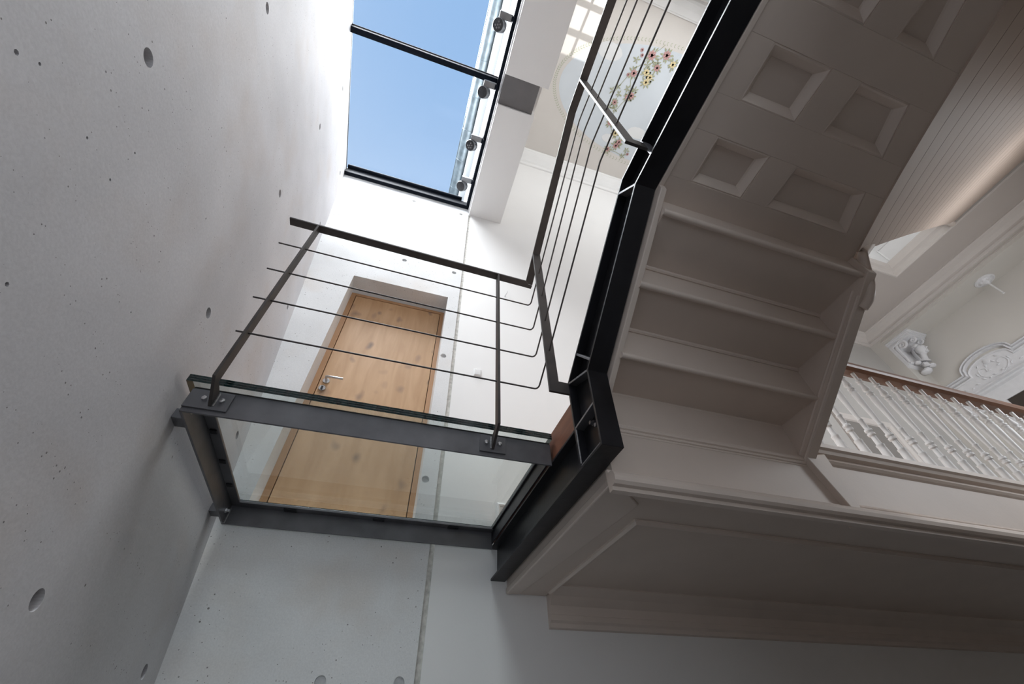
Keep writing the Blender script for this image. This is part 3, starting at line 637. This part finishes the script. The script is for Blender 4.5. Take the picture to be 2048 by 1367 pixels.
# upper landing with panelled soffit
ZS = 1.664
ul = thing('upper_landing', (1.3, -0.05, 1.664), 'taupe panelled soffit of the upper landing beside the black stringer', 'landing')
py = [(0.200, 0.383), (-0.107, 0.075), (-0.414, -0.231)]
pe = lambda y: edge(y) - (0.095 + 0.11 * max(0, .383 - y) * .5)
holes = []
for y0, y1 in py:
    holes.append([(0.940, y0), (1.193, y0), (1.193, y1), (0.940, y1)])
    holes.append([(1.322, y0), (pe(y0), y0), (pe(y1), y1), (1.322, y1)])
# rails (full width) and stiles around the sunk panels
rails = [(-0.62, -0.414), (-0.231, -0.107), (0.075, 0.200), (0.383, 0.500)]
for k_, (a, b) in enumerate(rails):
    obj('rail', MB().prism([(0.822, a), (edge(a), a), (edge((a + b) / 2), (a + b) / 2), (edge(b), b), (0.822, b)], 2, ZS, ZS + .032), 'taupe', ul, bevel=.0015)
for y0, y1 in py:
    ym = (y0 + y1) / 2
    obj('stile', MB().prism([(0.822, y0), (0.940, y0), (0.940, y1), (0.822, y1)], 2, ZS, ZS + .032), 'taupe', ul)
    obj('stile', MB().prism([(1.193, y0), (1.322, y0), (1.322, y1), (1.193, y1)], 2, ZS, ZS + .032), 'taupe', ul)
    obj('stile', MB().prism([(pe(y0), y0), (edge(y0), y0), (edge(ym), ym), (edge(y1), y1), (pe(y1), y1)], 2, ZS, ZS + .032), 'taupe', ul)
for hpoly in holes:
    cxm = sum(p[0] for p in hpoly) / 4; cym = sum(p[1] for p in hpoly) / 4
    p = obj('panel', MB().prism([(cxm + (x - cxm) * 1.08, cym + (y - cym) * 1.08) for x, y in hpoly], 2, ZS + .0335, ZS + .045), 'taupe', ul)
    obj('panel_moulding', MB().sweep([(x, y, ZS + .0) for x, y in hpoly], [(0, .003), (.006, .001), (.012, .006), (.030, .026), (.034, .0333), (0, .0333)], (0, 0, 1), True), 'taupe2', p)
obj('edge_board', MB().prism([(-0.61, ZS - .006), (0.50, ZS - .006), (0.50, ZS + .15), (-0.61, ZS + .15)], 0, 0.8205, 0.842), 'taupe2', ul, bevel=.003)
obj('deck', MB().prism([(0.83, -0.62), (edge(-.62) - .02, -0.62), (edge(0.) - .02, 0.), (edge(.5) - .02, .5), (0.83, .5)], 2, ZS + .046, ZS + .16), 'taupe', ul)

# ------------------------------------------------------------------ lower landing and gallery
YG = 1.238
ld = thing('lower_landing', (2.0, 1.9, 0.72), 'taupe landing and gallery deck with moulded fascia and panelled soffit', 'landing')
obj('fascia', MB().box(0.822, 1.99, YG, YG + .03, 0.745, 1.010), 'taupe', ld)
for z, r, dy in ((1.022, .013, -.004), (1.004, .008, .000), (.990, .006, .002)):
    obj('fascia_bead', MB().tube([(0.84, YG + dy, z), (1.90, YG + dy, z)], r, 8), 'taupe2', ld, smooth=True)
cornp = [(0, .800), (-.012, .800), (-.016, .784), (-.040, .780), (-.052, .770), (-.057, .755), (-.054, .738), (-.044, .728), (-.026, .726), (-.024, .712), (0, .710)]
obj('fascia_cornice', MB().prism([(YG + a, z) for a, z in cornp], 0, 0.79, 6.7), 'taupe2', ld)
obj('newel_block', MB().prism([(1.895, 1.03), (2.035, 1.06), (2.040, .76), (1.985, .76)], 1, YG - .030, YG + .03), 'taupe', ld, bevel=.004)
gf = obj('gallery_fascia', MB().box(1.99, 6.7, YG + .006, YG + .04, 0.72, 1.09), 'taupe', ld)
obj('gallery_cap', MB().prism([(YG - .035, 1.122), (YG - .035, 1.098), (YG - .022, 1.090), (YG - .016, 1.074), (YG + .002, 1.066), (YG + .05, 1.066), (YG + .05, 1.122)], 0, 1.96, 6.7), 'taupe2', ld)
obj('fascia_panel_moulding', MB().sweep([(2.042, YG + .006, 0.795), (2.042, YG + .006, 1.048), (6.6, YG + .006, 1.048), (6.6, YG + .006, 0.795)], [(0, 0), (0, .014), (-.010, .018), (-.022, .010), (-.030, 0)], (0, -1, 0), True), 'taupe2', gf)
obj('deck', MB().box(0.83, 6.7, YG + .035, D - .002, 0.80, 1.03), 'taupe', ld)
# soffit: margin, bead and sunk field
obj('soffit_margin', MB().box(0.95, 6.7, YG + .03, 1.535, 0.772, 0.80).box(0.86, 1.075, 1.535, D - .004, 0.772, 0.80), 'taupe', ld)
obj('soffit_field', MB().box(1.07, 6.7, 1.53, D - .004, 0.795, 0.8005), 'taupe', ld)
obj('soffit_moulding', MB().sweep([(6.7, 1.535, 0.795), (1.078, 1.535, 0.795), (1.058, D - .10, 0.795)], [(.004, 0), (.004, -.032), (-.008, -.042), (-.022, -.038), (-.030, -.024), (-.046, -.018), (-.056, -.004), (-.056, 0)], (0, 0, 1)), 'taupe2', ld)
obj('skew_board', MB().prism([(0.822, 1.262), (0.86, 1.262), (1.02, 1.40), (0.905, D - .05), (0.822, D - .004)], 2, 0.765, 0.80), 'taupe2', ld, bevel=.006)
crown = [(0, .80), (-.155, .80), (-.155, .788), (-.140, .780), (-.085, .755), (-.045, .715), (-.034, .672), (-.044, .668), (-.044, .640), (-.030, .628), (-.026, .606), (0, .602)]
obj('wall_cornice', MB().prism([(D - .001 + a, z) for a, z in crown], 0, 1.085, 6.7), 'taupe2', ld)

# gallery balustrade
bl = thing('gallery_balustrade', (4.4, YG, 1.122), 'white turned baluster railing with brown handrail along the gallery', 'balustrade')
prof_b = [(.0, .022), (.085, .019), (.088, .034), (.100, .036), (.108, .024), (.116, .028), (.124, .034), (.130, .023), (.150, .025), (.175, .033), (.198, .041), (.212, .036), (.222, .022), (.232, .024), (.238, .038), (.250, .038), (.256, .025), (.264, .036), (.275, .036), (.282, .030),
          (.300, .038), (.36, .036), (.45, .031), (.60, .023), (.615, .022), (.620, .031), (.630, .031), (.636, .025), (.705, .024), (.712, .038), (.728, .039), (.735, .024), (.742, .024), (.748, .039), (.765, .038), (.772, .025), (.845, .027), (.850, .040), (.860, .040), (.866, .036), (.90, .038), (1.0, .040)]
bal = None
xb0 = 2.12; 
for i in range(22):
    x = xb0 + i * 0.1632
    if bal is None:
        mb = MB().lathe([(r * 0.54, 1.870 - q * 0.748) for q, r in prof_b], (x, YG + .01, 0), (0, 0, 1), 12)
        bal = obj('baluster', mb, 'trimwhite', bl, smooth=True, origin=(x, YG + .01, 1.122))
    else:
        c = bal.copy(); COL.objects.link(c); c.location = bal.location + Vector((i * 0.1632, 0, 0))
obj('handrail', MB().prism([(YG - .035, 1.880), (YG - .042, 1.895), (YG - .042, 1.915), (YG - .030, 1.935), (YG + .010, 1.948), (YG + .050, 1.935), (YG + .062, 1.915), (YG + .062, 1.895), (YG + .055, 1.880), (YG + .030, 1.868), (YG - .010, 1.868)], 0, 1.99, 6.8), 'railwood', bl)

# ------------------------------------------------------------------ gallery end: beam, pilaster, ceiling, void edge
ZB, ZH = 4.745, 5.03
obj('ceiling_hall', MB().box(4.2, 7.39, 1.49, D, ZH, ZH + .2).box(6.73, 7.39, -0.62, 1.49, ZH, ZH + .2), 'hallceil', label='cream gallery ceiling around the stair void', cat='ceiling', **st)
obj('beam', MB().box(7.39, 7.83, -0.62, D, ZB, ZH + .2), 'cream', label='deep cream beam over the gallery end', cat='beam', **st)
obj('pilaster', MB().box(7.39, 7.83, 2.472, D, -1.6, ZB), 'cream', label='cream pilaster under the carved bracket', cat='pilaster', **st)
cp = [(0, 0), (.165, 0), (.165, -.012), (.150, -.020), (.140, -.034), (.085, -.060), (.050, -.105), (.042, -.130), (.050, -.134), (.050, -.150), (.025, -.158), (.018, -.172), (0, -.172)]
obj('trim_4', MB().sweep([(4.2, D, ZH), (7.39, D, ZH), (7.39, -0.62, ZH)], [(-a, b) for a, b in cp], (0, 0, 1)), 'halltrim', label='moulded cornice between gallery ceiling and beam', cat='moulding', **st)
obj('trim_5', MB().box(7.378, 7.392, -0.62, 2.472, 4.795, 4.815).box(7.382, 7.392, -.62, 2.472, 4.82, 4.828), 'halltrim', label='thin bead along the lower beam face', cat='moulding', **st)
vp = [(0, .012), (.0, -.004), (.020, -.008), (.030, .004), (.026, .05), (.045, .08), (.075, .11), (.090, .16), (.10, .20), (.09, .23), (0, .23)]
obj('trim_6', MB().sweep([(4.2, 1.49, ZH), (6.73, 1.49, ZH), (6.73, -0.62, ZH)], [(a - .10 + .0, b) for a, b in [(.10 - u, v) for u, v in vp]], (0, 0, 1)), 'halltrim', label='moulded edge of the stair void', cat='moulding', **st)
up = thing('upper_parapet', (6.8, 0.6, 5.26), 'white panelled parapet of the floor above, seen through the stair void', 'parapet')
obj('board', MB().box(6.76, 6.84, -0.62, 1.52, 5.24, 6.6), 'trimwhite', up)
obj('panel_moulding', MB().sweep([(6.76, -0.5, 5.34), (6.76, 1.36, 5.34), (6.76, 1.36, 5.62), (6.76, -0.5, 5.62)], [(0, 0), (0, .012), (.012, .016), (.022, 0)], (-1, 0, 0), True), 'trimwhite', up)
obj('return_board', MB().box(4.2, 6.76, 1.49, 1.55, 5.24, 6.6), 'trimwhite', up)
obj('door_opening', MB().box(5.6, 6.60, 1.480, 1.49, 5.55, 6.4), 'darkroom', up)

# ceiling rose with rod
cr = thing('ceiling_rose', (7.65, 1.064, ZB - .3), 'white plaster ceiling rose with a thin hanging rod', 'ceiling rose')
obj('rose', MB().lathe([(.118, 0), (.118, .012), (.100, .020), (.092, .014), (.080, .018), (.070, .034), (.045, .046), (.025, .060), (.018, .075), (.0, .078)], (7.65, 1.064, ZB), (0, 0, -1), 28), 'stucco', cr, smooth=True)
for k_ in range(8):
    a = k_ * math.pi / 4
    obj('petal', MB().blob((7.65 + .055 * math.cos(a), 1.064 + .055 * math.sin(a), ZB - .036), (.020, .020, .010), 8), 'stucco', cr, smooth=True)
obj('rod', MB().tube([(7.65, 1.064, ZB - .06), (7.65, 1.064, ZB - .30), (7.65, 1.064, ZB - .31)], [.011, .011, .016], 8), 'trimwhite', cr, smooth=True)

# carved bracket on the pilaster
cb = thing('carved_bracket', (7.60, 2.3, 4.1), 'white stucco bracket carved with a scrolled head under the beam', 'bracket')
ya = 2.472
obj('abacus', MB().box(7.392, 7.825, 2.085, ya, 4.715, 4.744).box(7.405, 7.81, 2.105, ya, 4.69, 4.715).box(7.42, 7.80, 2.135, ya, 4.655, 4.69), 'stucco', cb, bevel=.004)
obj('back_plate', MB().prism([(ya, 4.66), (ya, 4.23), (ya - .045, 4.26), (ya - .05, 4.62), (ya - .20, 4.66)], 0, 7.40, 7.82), 'stucco', cb, bevel=.004)
def scroll(x0, x1, cy, cz, r0, turns, th):
    P = []; n = int(22 * turns)
    for i in range(n + 1):
        t = i / n; a = math.pi * .5 + turns * 2 * math.pi * t; r = r0 * (1 - .82 * t); P.append((cy + r * math.cos(a), cz + r * math.sin(a)))
    mb = MB()
    mb.tube([((x0 + x1) / 2, a, b) for a, b in P], [th * (1 - .4 * i / n) for i in range(n + 1)], 8)
    return mb
for x in (7.432, 7.79):
    s_ = obj('scroll', scroll(x - .02, x + .02, 2.305, 4.585, .062, 1.6, .022), 'stucco', cb, smooth=True)
    obj('scroll_tail', MB().tube([(x, 2.31, 4.645), (x, 2.37, 4.64), (x, 2.40, 4.57), (x, 2.405, 4.48), (x, 2.40, 4.38), (x, 2.41, 4.30)], [.020, .026, .030, .028, .024, .016], 8), 'stucco', s_, smooth=True)
for x in (7.53, 7.69):
    obj('top_scroll', scroll(x - .02, x + .02, 2.185, 4.61, .045, 1.5, .018), 'stucco', cb, smooth=True)
hd = obj('head', MB().blob((7.61, 2.235, 4.455), (.062, .070, .095), 16), 'stucco', cb, smooth=True)
obj('nose', MB().tube([(7.61, 2.172, 4.475), (7.61, 2.150, 4.445), (7.61, 2.170, 4.435)], [.008, .013, .010], 8), 'stucco', hd, smooth=True)
obj('chin', MB().blob((7.61, 2.188, 4.385), (.028, .026, .020), 10), 'stucco', hd, smooth=True)
obj('lips', MB().blob((7.61, 2.172, 4.412), (.020, .012, .008), 8), 'stucco', hd, smooth=True)
obj('brow', MB().blob((7.61, 2.176, 4.492), (.045, .014, .010), 8), 'stucco', hd, smooth=True)
for k_ in range(9):
    a = -1.2 + 2.4 * k_ / 8
    obj('hair_curl', MB().blob((7.61 + .066 * math.sin(a), 2.235 + (.02 if k_ % 2 else .0), 4.50 + .060 * math.cos(a)), (.024, .032, .026), 8), 'stucco', hd, smooth=True)
obj('neck', MB().tube([(7.61, 2.255, 4.40), (7.61, 2.285, 4.31), (7.61, 2.31, 4.27)], [.040, .040, .075], 10), 'stucco', cb, smooth=True)
for k_, (dx, dy, dz, r) in enumerate(((-.09, .03, .03, .05), (.09, .03, .03, .05), (0, 0, .0, .055), (-.06, -.02, -.05, .05), (.06, -.02, -.05, .05), (0, -.05, -.075, .055), (0, .03, -.09, .06), (-.12, .08, .06, .04), (.12, .08, .06, .04))):
    obj('drapery_fold', MB().blob((7.61 + dx, 2.335 + dy, 4.24 + dz), (r, r * .8, r * .62), 10), 'stucco', cb, smooth=True)
obj('pendant_leaf', MB().blob((7.61, 2.40, 4.135), (.075, .075, .040), 12), 'stucco', cb, smooth=True)

# door surround with arched panel
od = thing('overdoor_panel', (7.8, 1.86, 3.35), 'white arched overdoor panel with leaf relief on the gallery end wall', 'overdoor')
yc = 1.855; XW = 7.83
def arch(rz0, sh, rad, zf):
    P = [(XW, 2.465, zf), (XW, yc + sh, zf)]
    a0 = math.asin(min(1, 0.0)); n = 16
    for i in range(n + 1):
        a = math.pi * i / n; P.append((XW, yc + sh * .985 * math.cos(a), zf + .02 + rad * math.sin(a)))
    P += [(XW, yc - sh, zf), (XW, .85, zf)]
    return P
A1 = arch(0, .333, .165, 3.905); A2 = arch(0, .302, .140, 3.845)
obj('outer_moulding', MB().sweep([p for p in A1 if p[1] < 2.468], [(0, 0), (0, .034), (-.012, .048), (-.020, .034), (-.024, .014), (-.030, .016), (-.036, .036), (-.050, .050), (-.060, .030), (-.066, 0)], (-1, 0, 0)), 'stucco', od)
obj('inner_moulding', MB().sweep([p for p in A2 if p[1] < 2.468], [(-.020, 0), (-.022, .024), (-.034, .030), (-.046, .020), (-.050, 0)], (-1, 0, 0)), 'stucco', od)
bk = [(p[1], p[2] - .045) for p in A2 if p[1] < 2.46]
bk = [(2.468, 3.80)] + bk + [(.85, 3.60), (2.468, 3.60)]
obj('field', MB().prism(bk, 0, XW - .012, XW), 'stucco', od)
obj('shelf_moulding', MB().prism([(XW, 3.62), (XW - .07, 3.612), (XW - .075, 3.592), (XW - .040, 3.580), (XW - .040, 3.556), (XW - .052, 3.550), (XW - .020, 3.535), (XW - .026, 3.48), (XW - .022, 3.352), (XW, 3.352)], 1, 0.86, 2.468), 'stucco', od)
for sgn in (1, -1):
    st_ = obj('relief_stem', MB().tube(catmull([(XW - .014, yc, 3.66), (XW - .014, yc + sgn * .08, 3.68), (XW - .014, yc + sgn * .17, 3.76), (XW - .014, yc + sgn * .15, 3.85), (XW - .014, yc + sgn * .08, 3.83), (XW - .014, yc + sgn * .09, 3.78)]), .008, 6), 'stucco', od, smooth=True)
    for (y, z, a) in ((.05, 3.70, .5), (.11, 3.69, -.3), (.18, 3.72, .9), (.20, 3.80, 1.6), (.12, 3.90, 2.4), (.05, 3.86, 2.0), (.06, 3.78, .2), (.28, 3.70, .3), (.36, 3.68, -.3), (.44, 3.71, .5)):
        obj('relief_leaf', MB().tube([(XW - .014, yc + sgn * (y - .028 * math.cos(a)), z - .028 * math.sin(a)), (XW - .016, yc + sgn * y, z), (XW - .014, yc + sgn * (y + .03 * math.cos(a)), z + .03 * math.sin(a))], [.004, .013, .002], 6), 'stucco', st_, smooth=True)
obj('relief_shell', MB().lathe([(.045, 0), (.045, .010), (.030, .018), (.0, .020)], (XW - .010, yc, 3.90), (-1, 0, 0), 12), 'stucco', od, smooth=True)
dr = thing('door_2', (7.82, 1.4, -1.6), 'dark doorway under the arched overdoor panel', 'doorway', kind='structure')
obj('opening', MB().box(7.822, 7.84, 0.4, 2.05, -1.6, 3.352), 'darkroom', dr)  # dark sheet on the wall stands in for the unlit doorway
obj('casing', MB().box(7.80, 7.835, 2.05, 2.22, -1.6, 3.352), 'stucco', dr, bevel=.006)

# doorway and moulded frame on the back wall behind the balusters
d3 = thing('door_3', (6.2, D, 1.03), 'moulded white door frame on the back wall behind the balusters', 'door', kind='structure')
obj('leaf', MB().box(5.15, 5.98, D - .012, D + .0, 1.03, 2.95), 'doorway_shade', d3)  # dark sheet in place of the shaded opening
obj('casing', MB().sweep([(5.08, D, 1.03), (5.08, D, 3.02), (6.05, D, 3.02), (6.05, D, 1.03)], [(0, 0), (0, .03), (-.05, .045), (-.09, .03), (-.11, 0)], (0, -1, 0)), 'halltrim', d3)
